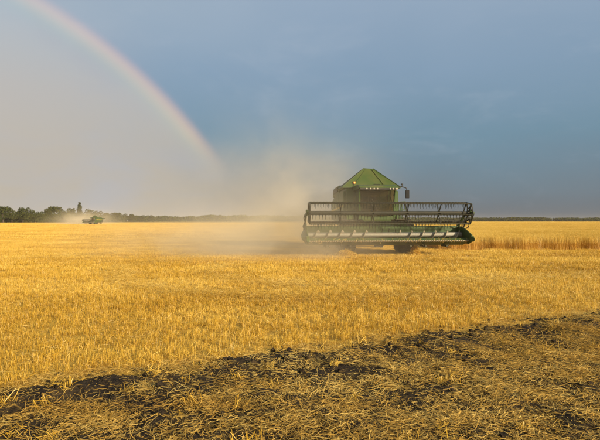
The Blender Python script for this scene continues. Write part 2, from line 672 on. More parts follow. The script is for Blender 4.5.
edge_n = np.vectorize(lambda x, y: noise.noise(Vector((x * 0.9, y * 0.9, 1.0))) * 0.30 + noise.noise(Vector((x * 3, y * 3, 2.0))) * 0.14)
big_n = np.vectorize(lambda x, y: noise.noise(Vector((x * 0.35, y * 0.35, 5.0))) + 0.5 * noise.noise(Vector((x * 1.1, y * 1.1, 8.0))))

SETS = [  # from, to, step, patch size, stems, height, stem width
    (3.2, 15, 0.24, 0.36, 100, 0.092, 0.0032),
    (15, 46, 0.70, 1.05, 520, 0.098, 0.0048),
    (46, 150, 2.2, 3.2, 800, 0.10, 0.014),
    (150, 470, 7.5, 10.0, 800, 0.11, 0.055),
]
stub_xyz, stub_rot, stub_scl, stub_pick, stub_meshes = [], [], [], [], []
for si, (d0, d1, step, size, n, h, wd) in enumerate(SETS):
    for q in range(4):
        stub_meshes.append(stubble_mesh(size, n, h, wd))
    p = grid_points(d0, d1, step)
    keep = ~in_wheat(p)
    if si == 0:
        keep &= np.array([edge_s(x, y) for x, y in p]) + edge_n(p[:, 0], p[:, 1]) < 0.05
    p = p[keep]
    td = track_dist(p) if si < 3 else np.full(len(p), 99.0)
    bn = big_n(p[:, 0], p[:, 1])
    zs = 1.0 + 0.30 * bn + rng.normal(0, 0.20, len(p))
    zs *= np.where(td < 0.45 + 0.02 * p[:, 1], 0.85, 1.0)
    zs = np.clip(zs, 0.3, 1.7)
    stub_xyz.append(np.c_[p, np.zeros(len(p))])
    stub_rot.append(np.c_[np.zeros(len(p)), np.zeros(len(p)), rng.uniform(0, 6.28, len(p))])
    stub_scl.append(np.c_[np.ones(len(p)), np.ones(len(p)), zs])
    stub_pick.append(si * 4 + rng.integers(0, 4, len(p)))
# collection children are read in name order: name the patches so the order holds
cst = bpy.data.collections.new('stubble_patches')
for i, me in enumerate(stub_meshes):
    cst.objects.link(bpy.data.objects.new('stubble_patch_%02d' % i, me))
scatter('stubble', 'golden cut wheat stubble covering the harvested field', 'stubble', np.concatenate(stub_xyz), np.concatenate(stub_rot),
        np.concatenate(stub_scl), np.concatenate(stub_pick), cst)

# loose straw lying on the stubble (chaff, stray stems, matted wheel tracks)
cl2 = make_collection('field_straw', [litter_mesh(0.5, 40, 0.04, 0.17, 0.0036, 0.11, M['chaff'], 1.6) for q in range(5)])
p = np.concatenate([grid_points(4.5, 16, 0.62), grid_points(16, 42, 1.3)])
td = track_dist(p)
keep = ~in_wheat(p) & (np.array([edge_s(x, y) for x, y in p]) < -0.05)
keep &= (rng.random(len(p)) < 0.35 + 0.5 * big_n(p[:, 0], p[:, 1])) | (td < 0.8)
p, td = p[keep], td[keep]
k = np.where(td < 0.8, 1.5, 1.0) * rng.uniform(0.7, 1.4, len(p)) * np.where(p[:, 1] > 16, 1.5, 1.0)
scatter('loose_straw', 'loose cut straw lying on top of the golden stubble', 'straw', np.c_[p, np.zeros(len(p))],
        np.c_[np.zeros(len(p)), np.zeros(len(p)), rng.uniform(0, 6.28, len(p))], np.c_[k, k, np.where(td < 0.8, 1.15, 1.0)], rng.integers(0, 5, len(p)), cl2)

tp = TRK[(TRK[:, 1] > 7) & (TRK[:, 1] < 60)]
tp = np.repeat(tp, 3, 0) + rng.normal(0, .30, (len(tp) * 3, 2))
tp = tp[~in_wheat(tp) & (np.array([edge_s(x, y) for x, y in tp]) < -0.3)]
k = rng.uniform(.6, 1.0, len(tp))
scatter('matted_straw', 'pale flattened straw in curving wheel tracks across the stubble', 'straw', np.c_[tp, np.full(len(tp), .03)],
        np.c_[rng.normal(0, .3, len(tp)), rng.normal(0, .3, len(tp)), rng.uniform(0, 6.28, len(tp))], np.c_[k, k, np.full(len(tp), 1.0)], rng.integers(0, 5, len(tp)), cl2)

# straw mats over the dark soil strip
cl3 = make_collection('soil_straw', [litter_mesh(0.28, 110, 0.015, 0.125, 0.0026, 0.024, M['litter'], 1.1) for q in range(7)])
p = rng.uniform((-5.2, 2.0), (9.0, 10.6), (9500, 2))
p = p[np.abs(p[:, 0]) < 0.72 * p[:, 1] + 0.6]
s = np.array([edge_s(x, y) for x, y in p]) + edge_n(p[:, 0], p[:, 1]) * .6 - .05
cov_n = np.vectorize(lambda x, y: noise.noise(Vector((x * 1.2, y * 2.6, 3.0))) + 0.75 * noise.noise(Vector((x * 3.4, y * 6.5, 6.0))))
cv = cov_n(p[:, 0], p[:, 1])
prob = np.clip(0.49 + 1.05 * cv - 0.56 * np.exp(-((s - 0.58) / 0.46) ** 2), 0.03, 1.0)
keep = (s > -0.05) & (rng.random(len(p)) < prob)
p = p[keep]
z = np.array([soil_z(x, y) for x, y in p])
k = rng.uniform(0.75, 1.3, len(p))
ea = math.atan2(EDIR.y, EDIR.x)
rz = np.where(rng.random(len(p)) < 0.75, ea + rng.normal(0, 0.55, len(p)), rng.uniform(0, 6.28, len(p)))
scatter('straw_mulch', 'tangled dull straw strewn over dark soil in the foreground', 'straw', np.c_[p, np.maximum(z, 0) + .004],
        np.c_[rng.normal(0, .12, len(p)), rng.normal(0, .12, len(p)), rz], np.c_[k, k, k], rng.integers(0, 7, len(p)), cl3)

# short chopped bits lying everywhere on the strip
cl6 = make_collection('chopped_straw', [litter_mesh(0.5, 50, 0.015, 0.10, 0.0034, 0.014, M['litter'], 2.0) for q in range(5)])
p = rng.uniform((-5.2, 2.0), (9.0, 10.6), (1900, 2))
s = np.array([edge_s(x, y) for x, y in p])
p = p[(s > -0.1) & (np.abs(p[:, 0]) < 0.72 * p[:, 1] + 0.6)]
z = np.array([soil_z(x, y) for x, y in p])
scatter('chopped_straw', 'short chopped straw bits sprinkled on the dark foreground soil', 'straw', np.c_[p, np.maximum(z, 0) + .008],
        np.c_[rng.normal(0, .06, len(p)), rng.normal(0, .06, len(p)), rng.uniform(0, 6.28, len(p))], np.ones((len(p), 3)), rng.integers(0, 5, len(p)), cl6)

# upright tufts left standing in the strip
cl4 = make_collection('strip_tufts', [stubble_mesh(0.16, 26, 0.11, 0.0050, 0.5, 0.3) for q in range(5)])
p = rng.uniform((-5.2, 2.0), (9.0, 10.6), (420, 2))
s = np.array([edge_s(x, y) for x, y in p])
keep = (s > 0.0) & (np.abs(p[:, 0]) < 0.72 * p[:, 1] + 0.6) & (cov_n(p[:, 0], p[:, 1]) > -0.1)
p = p[keep]
z = np.array([soil_z(x, y) for x, y in p])
k = rng.uniform(0.6, 1.2, len(p))
scatter('straw_tufts', 'short broken stubble tufts poking out of the foreground soil', 'stubble', np.c_[p, np.maximum(z, 0) - .01],
        np.c_[rng.normal(0, .35, len(p)), rng.normal(0, .35, len(p)), rng.uniform(0, 6.28, len(p))], np.c_[k, k, k], rng.integers(0, 5, len(p)), cl4)

# clods of earth


def clod_mesh(seed):
    import bmesh
    bm = bmesh.new()
    bmesh.ops.create_icosphere(bm, subdivisions=2, radius=1.0)
    for v in bm.verts:
        q = v.co * 1.4 + Vector((seed * 7.1, 0, 0))
        v.co *= 0.85 + 0.45 * noise.noise(q) + 0.2 * noise.noise(q * 2.6)
        v.co.z *= 0.7
    me = bpy.data.meshes.new('clod')
    bm.to_mesh(me)
    bm.free()
    me.materials.append(M['soil'])
    return me


cl5 = make_collection('clods', [clod_mesh(i) for i in range(5)])
p = rng.uniform((-5.2, 2.0), (9.0, 10.6), (9000, 2))
s = np.array([edge_s(x, y) for x, y in p]) + edge_n(p[:, 0], p[:, 1]) * .5
keep = (s > -0.12) & (np.abs(p[:, 0]) < 0.72 * p[:, 1] + 0.6) & (rng.random(len(p)) < 0.18 + 0.8 * np.exp(-((s - 0.55) / 0.5) ** 2))
p = p[keep]
z = np.array([soil_z(x, y) for x, y in p])
k = 0.007 + 0.042 * rng.random(len(p)) ** 3.5
scatter('soil_clods', 'crumbled dark earth clods along the edge of the stubble', 'soil', np.c_[p, np.maximum(z, 0) + k * .25],
        rng.uniform(0, 6.28, (len(p), 3)), np.c_[k, k, k], rng.integers(0, 5, len(p)), cl5)

# ------------------------------------------------------------------ standing wheat (stuff)


def wheat_mesh(size, n, h, sw, ew):
    x, y = rng.uniform(-size / 2, size / 2, n), rng.uniform(-size / 2, size / 2, n)
    hh = h * rng.normal(1.0, 0.075, n)
    az = rng.normal(2.4, 1.0, n)
    lean = np.abs(rng.normal(0.10, 0.10, n))
    d = np.stack([np.cos(az) * np.sin(lean), np.sin(az) * np.sin(lean), np.cos(lean)], -1)
    p0 = np.stack([x, y, np.zeros(n)], -1)
    top = p0 + d * hh[:, None]
    out = np.stack([np.cos(az), np.sin(az), np.zeros(n)], -1)
    stem = np.stack([p0, p0 + d * (hh * .55)[:, None], top, top], 1)
    sa = rng.uniform(0, 6.28, n)
    side = np.stack([np.cos(sa), np.sin(sa), np.zeros(n)], -1)
    ws = np.tile(np.array([[sw, sw, sw * .8, sw * .5]]), (n, 1))
    e1 = top + (d * .6 + out * .35) * 0.045
    e2 = e1 + (out * .75 - d * .05) * 0.05
    ear = np.stack([top - d * .01, top * .5 + e1 * .5, e1, e2], 1)
    we = np.tile(np.array([[ew * .5, ew, ew * .95, ew * .3]]), (n, 1))
    la = rng.uniform(0, 6.28, n)
    lo = np.stack([np.cos(la), np.sin(la), np.zeros(n)], -1)
    l0 = p0 + d * (hh * rng.uniform(.35, .75, n))[:, None]
    leaf = np.stack([l0, l0 + lo * .06 + np.array([0, 0, .03]), l0 + lo * .12, l0 + lo * .16 - np.array([0, 0, .06])], 1)
    wl = np.tile(np.array([[sw, sw * 2, sw * 1.8, sw * .5]]), (n, 1))
    lside = np.stack([-np.sin(la), np.cos(la), np.zeros(n)], -1)
    return ribbon_mesh('wheat', M['wheat'], np.concatenate([stem, ear, ear, leaf]), np.concatenate([ws, we, we, wl]),
                       np.concatenate([side, side, np.stack([-side[:, 1], side[:, 0], side[:, 2]], -1), lside]))


WH = 0.76
ws_ = [(wheat_mesh(1.1, 330, WH, 0.006, 0.016)) for q in range(4)] + [wheat_mesh(3.2, 900, WH, 0.018, 0.04) for q in range(3)] + [wheat_mesh(9.0, 1100, WH, 0.06, 0.13) for q in range(3)]
cw = bpy.data.collections.new('wheat_patches')
for i, me in enumerate(ws_):
    cw.objects.link(bpy.data.objects.new('wheat_patch_%02d' % i, me))
XY, PK = [], []
for (y0, y1, step, lo, hi) in ((WH_Y, 72, 0.85, 0, 4), (72, 190, 2.6, 4, 7), (190, 640, 7.5, 7, 10)):
    for y in np.arange(y0 + step * .5, y1, step):
        xs = np.arange(WH_X + step * .5, 0.72 * y + 8, step)
        q = np.c_[xs, np.full(len(xs), y)] + rng.uniform(-.25, .25, (len(xs), 2)) * step
        XY.append(q)
        PK.append(rng.integers(lo, hi, len(xs)))
XY, PK = np.concatenate(XY), np.concatenate(PK)
hz = 1.0 + 0.10 * big_n(XY[:, 0] * .8, XY[:, 1] * .8)
scatter('standing_wheat', 'uncut golden wheat standing in a block right of the large harvester', 'wheat', np.c_[XY, np.zeros(len(XY))],
        np.c_[np.zeros(len(XY)), np.zeros(len(XY)), rng.normal(0, .5, len(XY))], np.c_[np.ones(len(XY)), np.ones(len(XY)), hz], PK, cw)

# the dense mass of stems inside the block, below the ears
m, t, out = material('wheat_mass')
pos = t.node('ShaderNodeNewGeometry').outputs['Position']
n1 = t.noise(t.scale(pos, (1, 1, .12)), 14.0, 4, 0.7)
n2 = t.noise(pos, 0.12, 4, 0.6, 0.4)
c = t.mix(t.smooth(n1, 0.3, 0.7), (0.52, 0.30, 0.04, 1), (0.76, 0.51, 0.10, 1))
c = t.mix(t.smooth(n2, 0.35, 0.7, 0, 0.5), c, (0.70, 0.43, 0.12, 1))
bp = t.node('ShaderNodeBump')
bp.inputs['Strength'].default_value = 1.0
bp.inputs['Distance'].default_value = 0.08
t.l.new(n1, bp.inputs['Height'])
principled(t, out, c, 0.95, 0, 0.1, bp.outputs[0])
wm = MB()
for (x0, x1, y0, y1, z1) in ((WH_X + .8, 70, WH_Y + .8, 72, 0.55), (WH_X + .8, 200, 72, 190, 0.62), (WH_X + .8, 900, 190, 900, 0.72)):
    wm.box(x0, x1, y0 + .01, y1, 0.01, z1)
tag(wm.build('wheat_mass', m), 'dense stem mass inside the uncut wheat block at right', 'wheat', kind='stuff')

# ------------------------------------------------------------------ combine harvester
# local frame: x to the right as the camera sees it, y to the rear, z up; y = 0 at the cutter bar


def wheel(root, x, y, r, width, rim_r, lugs):
    s = 1 if x > 0 else -1
    h = width / 2
    tm = MB()
    prof = [(-h * .78, rim_r), (-h, rim_r + (r - rim_r) * .35), (-h * .98, rim_r + (r - rim_r) * .75), (-h * .82, r * .965), (-h * .4, r * .985), (0, r * .99),
            (h * .4, r * .985), (h * .82, r * .965), (h * .98, rim_r + (r - rim_r) * .75), (h, rim_r + (r - rim_r) * .35), (h * .78, rim_r)]
    tm.lathe_x(prof, (x, y, r), 36)
    ty = tm.build('tyre', M['rubber'], root, smooth=True)
    lm = MB()
    for k in range(lugs):
        for sg in (-1, 1):
            a0 = 2 * math.pi * (k + (0.5 if sg > 0 else 0)) / lugs
            a1 = a0 + 0.17
            pts = []
            for (xx, a) in ((0.02, a0), (h * .97, a1)):
                for da in (-.030, .030):
                    for rr in (r * .95, r * 1.025 if xx < .1 else r * 1.005):
                        pts.append((x + sg * xx, y + rr * math.cos(a + da), r + rr * math.sin(a + da)))
            lm.add(pts, [(0, 1, 3, 2), (4, 6, 7, 5), (0, 4, 5, 1), (2, 3, 7, 6), (1, 5, 7, 3), (0, 2, 6, 4)])
    tag(lm.build('tread_lugs', M['rubber'], ty), kind='stuff')
    rm = MB()
    rm.lathe_x([(-h * .8, rim_r * .99), (-h * .8, rim_r * .93), (-h * .3, rim_r * .85), (-h * .2, rim_r * .35), (h * .2, rim_r * .35), (h * .3, rim_r * .85), (h * .8, rim_r * .93), (h * .8, rim_r * .99)], (x, y, r), 28)
    rm.lathe_x([(-h * .25, .001), (-h * .25, rim_r * .34), (h * .25, rim_r * .34), (h * .25, .001)], (x, y, r), 16)
    rm.build('rim', M['yellow'], ty, smooth=False)
    return ty


def make_combine():
    root = empty('combine_harvester', (0, 0, 0))
    HW = 4.02
    # ---- header trough
    arc = [(0.88 + 0.40 * math.cos(a), 1.06 + 0.40 * math.sin(a)) for a in np.linspace(R(215), R(335), 9)]
    prof = [(0.0, 0.875), (0.22, 0.955), (0.46, 0.93)] + arc + [(1.27, 1.10), (1.30, 1.53), (1.42, 1.53), (1.42, 0.78), (1.25, 0.60), (0.72, 0.58), (0.05, 0.80)]
    head = MB().prism(prof, -HW, HW).build('header_trough', M['green'], root)
    MB().box(-HW, HW, 1.43, 1.60, 1.36, 1.55).build('top_beam', M['green'], head, bevel=.02)
    MB().box(-HW, HW, 1.43, 1.62, 0.66, 0.86).build('lower_beam', M['green_dusty'], head, bevel=.02)
    MB().box(-HW, HW, -.035, .06, .79, .845).build('knife_bar', M['knife'], head)
    gm_ = MB()
    for x in np.arange(-HW + .05, HW, 0.0762 * 1.5):
        gm_.add([(x - .022, -.03, .80), (x + .022, -.03, .80), (x + .022, -.03, .845), (x - .022, -.03, .845), (x, -.16, .822)],
                [(0, 1, 2, 3), (0, 4, 1), (1, 4, 2), (2, 4, 3), (3, 4, 0)])
    tag(gm_.build('knife_guards', M['knife'], head), kind='stuff')
    # straw caught along the knife and on the table
    n = 300
    cxs = np.where(rng.random(n) < .5, rng.uniform(-HW, HW, n), rng.choice([-3.6, -3.3, -2.4, -.4, .9, 2.7, 3.5], n) + rng.normal(0, .16, n))
    cxs = np.clip(cxs, -HW + .1, HW - .1)
    c0 = np.stack([cxs, rng.uniform(-.10, .22, n), rng.uniform(.80, .93, n)], -1)
    dv = unit(np.stack([rng.normal(0, 1, n), rng.normal(0, .6, n), rng.normal(-.5, .6, n)], -1))
    Ls = rng.uniform(.05, .20, n)[:, None]
    cm = ribbon_mesh('caught_straw', M['chaff'], np.stack([c0 - dv * Ls * .3, c0 + dv * Ls * .2 - np.array([0, 0, .01]), c0 + dv * Ls * .7 - np.array([0, 0, .03])], 1),
                     np.full((n, 3), .011), unit(np.cross(dv, rng.normal(0, 1, (n, 3)))))
    co = bpy.data.objects.new('caught_straw', cm)
    col.objects.link(co)
    co.parent = head
    co['kind'] = 'stuff'
    for x0 in (-3.1, -1.9, 1.9, 3.0, 1.15):
        MB().box(x0 - .05, x0 + .05, .25, 1.0, .50, .60).build('skid_shoe', M['dark'], head, bevel=.02)
    for x0, l in ((-3.0, .22), (-2.35, .28), (3.1, .26), (1.5, .22), (1.75, .18)):
        MB().tube([(x0, .35, .72), (x0 + .02, .33, .72 - l * .6), (x0 + .06, .25, .72 - l)], [.035, .03, .015], 8).build('hanging_spring', M['dark'], head)
    # end dividers: plate, outward flare, snout
    for s in (-1, 1):
        high = 1.72 if s < 0 else 1.53
        d = MB()
        xi, xo = s * HW, s * (HW + .06)
        pl = [(1.58, .64), (1.58, high - .02), (.95, high), (.35, 1.36), (-.25, 1.12), (-.30, .80), (.1, .66)]
        d.prism(pl, xi, xo)
        d.build('end_plate', M['green'], head, bevel=.015)
        f = MB()
        a = [(s * (HW + .065), 1.45, .72), (s * (HW + .065), 1.45, 1.42), (s * (HW + .065), .55, 1.36), (s * (HW + .065), -.20, 1.05), (s * (HW + .065), -.20, .82), (s * (HW + .065), .25, .70)]
        o = [(s * (HW + .13), 1.40, .80), (s * (HW + .15), 1.40, 1.25), (s * (HW + .30), .62, 1.14), (s * (HW + .32), .10, 1.02), (s * (HW + .30), .10, .92), (s * (HW + .20), .45, .80)]
        n = 6
        f.add(a + o, [tuple(range(n)), tuple(range(2 * n - 1, n - 1, -1))] + [(i, (i + 1) % n, (i + 1) % n + n, i + n) for i in range(n)])
        f.build('side_shield', M['green'], head, bevel=.012)
        sn = MB()
        c0 = s * (HW + .03)
        sn.add([(c0 - .09, -.22, .78), (c0 + .09, -.22, .78), (c0 + .08, -.22, 1.08), (c0 - .08, -.22, 1.08), (c0 + s * .07, -.42, .84), (c0 + s * .07, -.42, .96)],
               [(0, 1, 2, 3), (0, 4, 1), (1, 4, 5, 2), (2, 5, 3), (3, 5, 4, 0)])
        sn.build('divider_snout', M['green_dusty'], head, bevel=.01)
    # ---- auger
    AY, AZ = 0.88, 1.11
    aug = MB().lathe_x([(-HW + .03, .01), (-HW + .03, .115), (HW - .03, .115), (HW - .03, .01)], (0, AY, AZ), 28).build('auger_drum', M['steel'], root, smooth=False)
    for s in (-1, 1):
        f = MB()
        pitch, L = 0.62, HW - .75
        nst = int(L / pitch * 22)
        v, fc = [], []
        for i in range(nst + 1):
            xx = s * (HW - .05 - L * i / nst)
            a = s * 2 * math.pi * (i / 22.0) + 0.8
            for dx in (-.006, .006):
                for rr in (.11, .255):
                    v.append((xx + dx, AY + rr * math.cos(a), AZ + rr * math.sin(a)))
        for i in range(nst):
            b = i * 4
            fc += [(b, b + 1, b + 5, b + 4), (b + 2, b + 6, b + 7, b + 3), (b + 1, b + 3, b + 7, b + 5)]
        f.add(v, fc)
        f.build('auger_flight', M['knife'], aug)
    for i in range(12):
        a = i * 2.1
        x = -.62 + i * .1127
        MB().tube([(x, AY + .14 * math.cos(a), AZ + .14 * math.sin(a)), (x, AY + .36 * math.cos(a), AZ + .36 * math.sin(a))], .016, 6).build('auger_finger', M['black'], aug)
    # ---- reel
    RY, RZ, RR, RW = -0.05, 2.19, 0.57, 3.98
    reel = MB().tube([(-RW, RY, RZ), (RW, RY, RZ)], .105, 16).build('reel_tube', M['reel'], root)
    angs = [R(8 + 60 * k) for k in range(6)]
    tine_me = None
    for a in angs:
        by, bz = RY + RR * math.cos(a), RZ + RR * math.sin(a)
        bat = MB().tube([(-RW, 0, 0), (RW, 0, 0)], .032, 8).build('reel_bat', M['reel'], reel)
        bat.location = (0, by, bz)
        if tine_me is None:
            tb = MB()
            for x in np.arange(-RW + .12, RW - .05, 0.155):
                jx, jy = random.gauss(0, .012), random.gauss(0, .02)
                tb.tube([(x, 0, .0), (x + jx * .4, -.015, -.10), (x + jx, .02 + jy, -.25 + random.uniform(0, .03))], [.015, .012, .008], 5)
                tb.tube([(x - .03, 0, 0), (x + .03, 0, 0)], .044, 6)
            to = tb.build('reel_tines', M['reel'], bat)
            tine_me = to.data
        else:
            to = bpy.data.objects.new('reel_tines', tine_me)
            col.objects.link(to)
            to.parent = bat
        to['kind'] = 'stuff'
    for x in (-RW + .02, -2.45, -.85, .85, 2.45, RW - .02):
        sp = MB()
        endp = abs(x) > 3.5
        for i, a in enumerate(angs):
            sp.bar((x, RY + .09 * math.cos(a), RZ + .09 * math.sin(a)), (x, RY + RR * math.cos(a), RZ + RR * math.sin(a)), .035, .055)
            if endp:
                b = angs[(i + 1) % 6]
                sp.bar((x, RY + RR * math.cos(a), RZ + RR * math.sin(a)), (x, RY + RR * math.cos(b), RZ + RR * math.sin(b)), .04, .05)
                sp.bar((x + math.copysign(.05, x), RY + RR * .45 * math.cos(a), RZ + RR * .45 * math.sin(a)), (x + math.copysign(.05, x), RY + RR * .92 * math.cos(b), RZ + RR * .92 * math.sin(b)), .03, .05)
        sp.build('reel_spider', M['reel'], reel)
    for s in (-1, 1):
        x = s * 4.07
        ar = MB()
        ar.bar((x, 1.50, 1.50), (x, .65, 2.10), .09, .12)
        ar.bar((x, .68, 2.09), (x, RY - .35, RZ + .02), .09, .12)
        ar.bar((x, RY, RZ - .12), (x, RY, RZ + .16), .12, .2)
        am = ar.build('reel_arm', M['green_dusty'], root, bevel=.01)
        MB().tube([(x + s * .075, 1.05, 1.30), (x + s * .075, .75, 1.70)], .035, 8).build('lift_cylinder', M['black'], am)
        MB().tube([(x + s * .075, .75, 1.70), (x + s * .075, .45, 2.05)], .02, 8).build('piston_rod', M['steel'], am)
        hose = [(x + s * .08, .2, 2.15), (x + s * .15, .15, 1.95), (x + s * .07, .3, 1.75), (x + s * .16, .5, 1.55), (x + s * .09, .8, 1.35)]
        MB().tube(hose, .018, 6).build('hose', M['black'], am)
    # ---- feeder house
    fh = MB().prism([(1.62, .62), (1.62, 1.50), (3.7, 2.30), (3.7, 1.35)], -.78, .78).build('feeder_house', M['green'], root, bevel=.03)
    for s in (-1, 1):
        MB().tube([(s * .95, 1.66, .80), (s * .95, 3.0, .98)], .06, 10).build('lift_ram', M['black'], fh)
    MB().box(-1.35, 1.35, 1.63, 1.78, 1.57, 1.72).build('cross_beam', M['green'], fh, bevel=.02)
    # ---- chassis and body
    ax = MB()
    ax.box(-1.25, 1.25, 2.85, 3.20, .78, 1.10)
    ax.box(-.75, -.55, 3.0, 8.2, .95, 1.25)
    ax.box(.55, .75, 3.0, 8.2, .95, 1.25)
    ax.box(-1.1, 1.1, 7.5, 7.7, .55, .80)
    ax.build('chassis', M['dark'], root, bevel=.02)
    MB().box(-1.12, 1.12, 3.55, 8.6, 1.22, 2.1).build('threshing_housing', M['green_dusty'], root, bevel=.03)
    body = MB().prism([(3.95, 2.05), (3.95, 3.70), (6.9, 3.70), (7.5, 3.55), (9.0, 3.30), (9.35, 2.95), (9.30, 2.05), (8.6, 1.75), (4.4, 1.75)], -1.50, 1.50).build('body', M['green'], root, bevel=.05)
    for s in (-1, 1):
        xa, xb = s * 1.505, s * 1.62
        for (y0, y1, zz) in ((4.05, 5.75, 3.55), (5.80, 7.45, 3.50), (7.50, 9.1, 3.22)):
            z0 = 1.62 if y0 < 7 else 1.85
            MB().prism([(y0, z0), (y0, zz), (y1, zz - .10 if y1 > 7 else zz - .02), (y1, z0 + .05)], xa, xb).build('side_panel', M['green'], body, bevel=.04)
        MB().prism([(4.10, 2.62), (4.10, 2.74), (9.0, 2.52), (9.0, 2.42)], s * 1.622, s * 1.632).build('yellow_stripe', M['yellow'], body)
        MB().prism([(8.05, 1.86), (7.95, 2.35), (8.95, 2.32), (8.95, 1.95)], s * 1.622, s * 1.634).build('vent_grille', M['black'], body)
        MB().box(s * 1.35 - .06, s * 1.35 + .06, 9.30, 9.37, 2.7, 2.9).build('tail_light', M['amber'], body)
    # front wall of the tank beside the cab with a hatch
    MB().box(-1.46, -1.06, 3.89, 3.945, 2.35, 3.62).build('front_panel', M['green'], body, bevel=.01)
    MB().box(1.12, 1.46, 3.91, 3.945, 2.35, 3.55).build('front_panel', M['green'], body, bevel=.01)
    MB().prism([(8.9, 1.55), (8.5, 2.2), (9.5, 2.3), (10.0, 1.55), (9.7, 1.05), (9.0, 1.05)], -1.0, 1.0).build('straw_chopper', M['dark'], root, bevel=.03)
    eh = MB().prism([(5.95, 3.45), (5.95, 3.92), (6.15, 4.02), (8.2, 3.96), (8.6, 3.75), (8.7, 3.35)], -1.58, 1.30).build('engine_hood', M['green'], root, bevel=.06)
    MB().prism([(6.3, 3.62), (6.3, 3.90), (8.0, 3.86), (8.0, 3.58)], -1.63, -1.585).build('radiator_screen', M['black'], eh)
    MB().tube([(.75, 7.3, 3.90), (.75, 7.3, 4.25), (.75, 7.42, 4.38)], .075, 12).build('exhaust_pipe', M['black'], eh)
    MB().tube([(-.7, 7.6, 3.80), (-.7, 7.6, 4.10)], .16, 14).build('air_intake', M['black'], eh)
    # ---- grain tank with peaked covers
    tk = MB()
    zb = 3.74
    b0, b1, hw = 3.84, 5.75, 1.72
    rx, rz_, ry0, ry1 = 0.26, 4.93, 4.65, 5.00
    base = [(-hw, b0, zb), (hw, b0, zb), (hw, b1, zb), (-hw, b1, zb)]
    top = [(-rx, ry0, rz_), (rx, ry0, rz_ - .03), (rx, ry1, rz_ - .03), (-rx, ry1, rz_)]
    low = [(-hw + .12, b0 + .12, zb - .10), (hw - .12, b0 + .12, zb - .10), (hw - .12, b1 - .1, zb - .10), (-hw + .12, b1 - .1, zb - .10)]
    tk.add(low + base + top, [(0, 1, 5, 4), (1, 2, 6, 5), (2, 3, 7, 6), (3, 0, 4, 7), (4, 5, 9, 8), (5, 6, 10, 9), (6, 7, 11, 10), (7, 4, 8, 11), (8, 9, 10, 11), (3, 2, 1, 0)])
    tank = tk.build('tank_cover', M['green'], root, bevel=.025)
    for i in range(4):
        a, b = Vector(base[i]), Vector(top[i])
        MB().bar(a + (b - a) * .02 + Vector((0, 0, .012)), b + Vector((0, 0, .012)), .05, .035).build('cover_seam', M['green_dusty'], tank)
    for u in (-.42, .30):
        a, b = Vector((hw * u * 1.5, b0, zb)), Vector((rx * u * 1.5, ry0, rz_ - .02))
        MB().bar(a + Vector((0, -.012, .05)), a + (b - a) * .97 + Vector((0, -.012, .012)), .03, .022).build('cover_rib', M['green_dusty'], tank)
    MB().tube([(.15, 3.98, 3.90), (.15, 3.90, 3.93), (.50, 3.90, 3.93), (.50, 3.98, 3.90)], .014, 6).build('grab_handle', M['black'], tank)
    MB().bar((-hw, b0 - .012, zb), (hw, b0 - .012, zb), .04, .07).build('cover_rim', M['green_dusty'], tank)
    MB().tube([(-1.0, 3.98, 3.96), (-1.0, 3.98, 4.07)], .075, 12).build('beacon', M['amber'], tank)
    MB().tube([(-1.0, 3.98, 3.82), (-1.0, 3.98, 3.96)], .05, 10).build('beacon_base', M['black'], tank)
    # ---- unloading auger folded along the right of the picture
    ua = MB()
    ua.tube([(1.50, 4.9, 2.9), (1.72, 5.2, 3.30), (1.80, 5.7, 3.42), (1.80, 9.9, 3.35)], [.2, .2, .19, .17], 14)
    ul = ua.build('unloading_auger', M['green'], root, smooth=True)
    MB().tube([(1.80, 9.9, 3.35), (1.80, 10.15, 3.28), (1.80, 10.25, 3.02)], [.18, .2, .2], 12).build('spout', M['black'], ul)
    # ---- cab
    cb = MB()
    cx = 1.0
    y0, y1, z0, z1 = 2.45, 3.88, 2.05, 3.52
    fb = y0 + .22                      # the windscreen leans: its foot is further back
    posts = [((-cx * .93, fb, z0), (-cx, y0, z1)), ((cx * .93, fb, z0), (cx, y0, z1)), ((-cx, y1, z0), (-cx, y1, z1)), ((cx, y1, z0), (cx, y1, z1))]
    for a, b in posts:
        cb.bar(a, b, .075, .075)
    cb.box(-cx, cx, fb - .03, y1 + .03, z0 - .16, z0 + .02)
    cb.bar((-cx, y0 + .02, z1 - .02), (cx, y0 + .02, z1 - .02), .05, .05)
    cb.box(-cx, cx, y1 - .05, y1 + .03, z0, z0 + .75)
    cab = cb.build('cab_frame', M['green_dusty'], root)
    ws = MB()
    nseg = 10
    vv = []
    for i in range(nseg + 1):
        u = -1 + 2 * i / nseg
        bow_ = .26 * (1 - u * u)
        vv += [(u * (cx * .93 - .04), fb - bow_ * .8, z0 + .03), (u * (cx - .04), y0 + .01 - bow_, z1 - .05)]
    ws.add(vv, [(2 * i, 2 * i + 2, 2 * i + 3, 2 * i + 1) for i in range(nseg)])
    ws.build('windscreen', M['glass'], cab, smooth=True)
    for s in (-1, 1):
        MB().add([(s * (cx * .93), fb + .04, z0 + .03), (s * cx, y1 - .05, z0 + .03), (s * cx, y1 - .05, z1 - .03), (s * cx, y0 + .05, z1 - .03)], [(0, 1, 2, 3)]).build('side_window', M['glass'], cab)
    rf = MB()
    rf.prism([(y0 - .32, 3.58), (y0 - .26, 3.70), (y0 + .15, 3.79), (y1 - .1, 3.80), (y1 + .02, 3.70), (y1 + .02, 3.535), (y0 - .1, 3.525)], -1.08, 1.08)
    rf.build('cab_roof', M['green_dusty'], cab, bevel=.03)
    MB().box(-1.03, 1.03, y0 - .30, y0 - .10, 3.49, 3.575).build('light_visor', M['black'], cab, bevel=.01)
    for x in (-.66, -.46, -.26, -.08, .62, .78, .94, 1.02):
        MB().tube([(x, y0 - .29, 3.545), (x, y0 - .325, 3.54)], .042, 10).build('work_light', M['lamp'], cab)
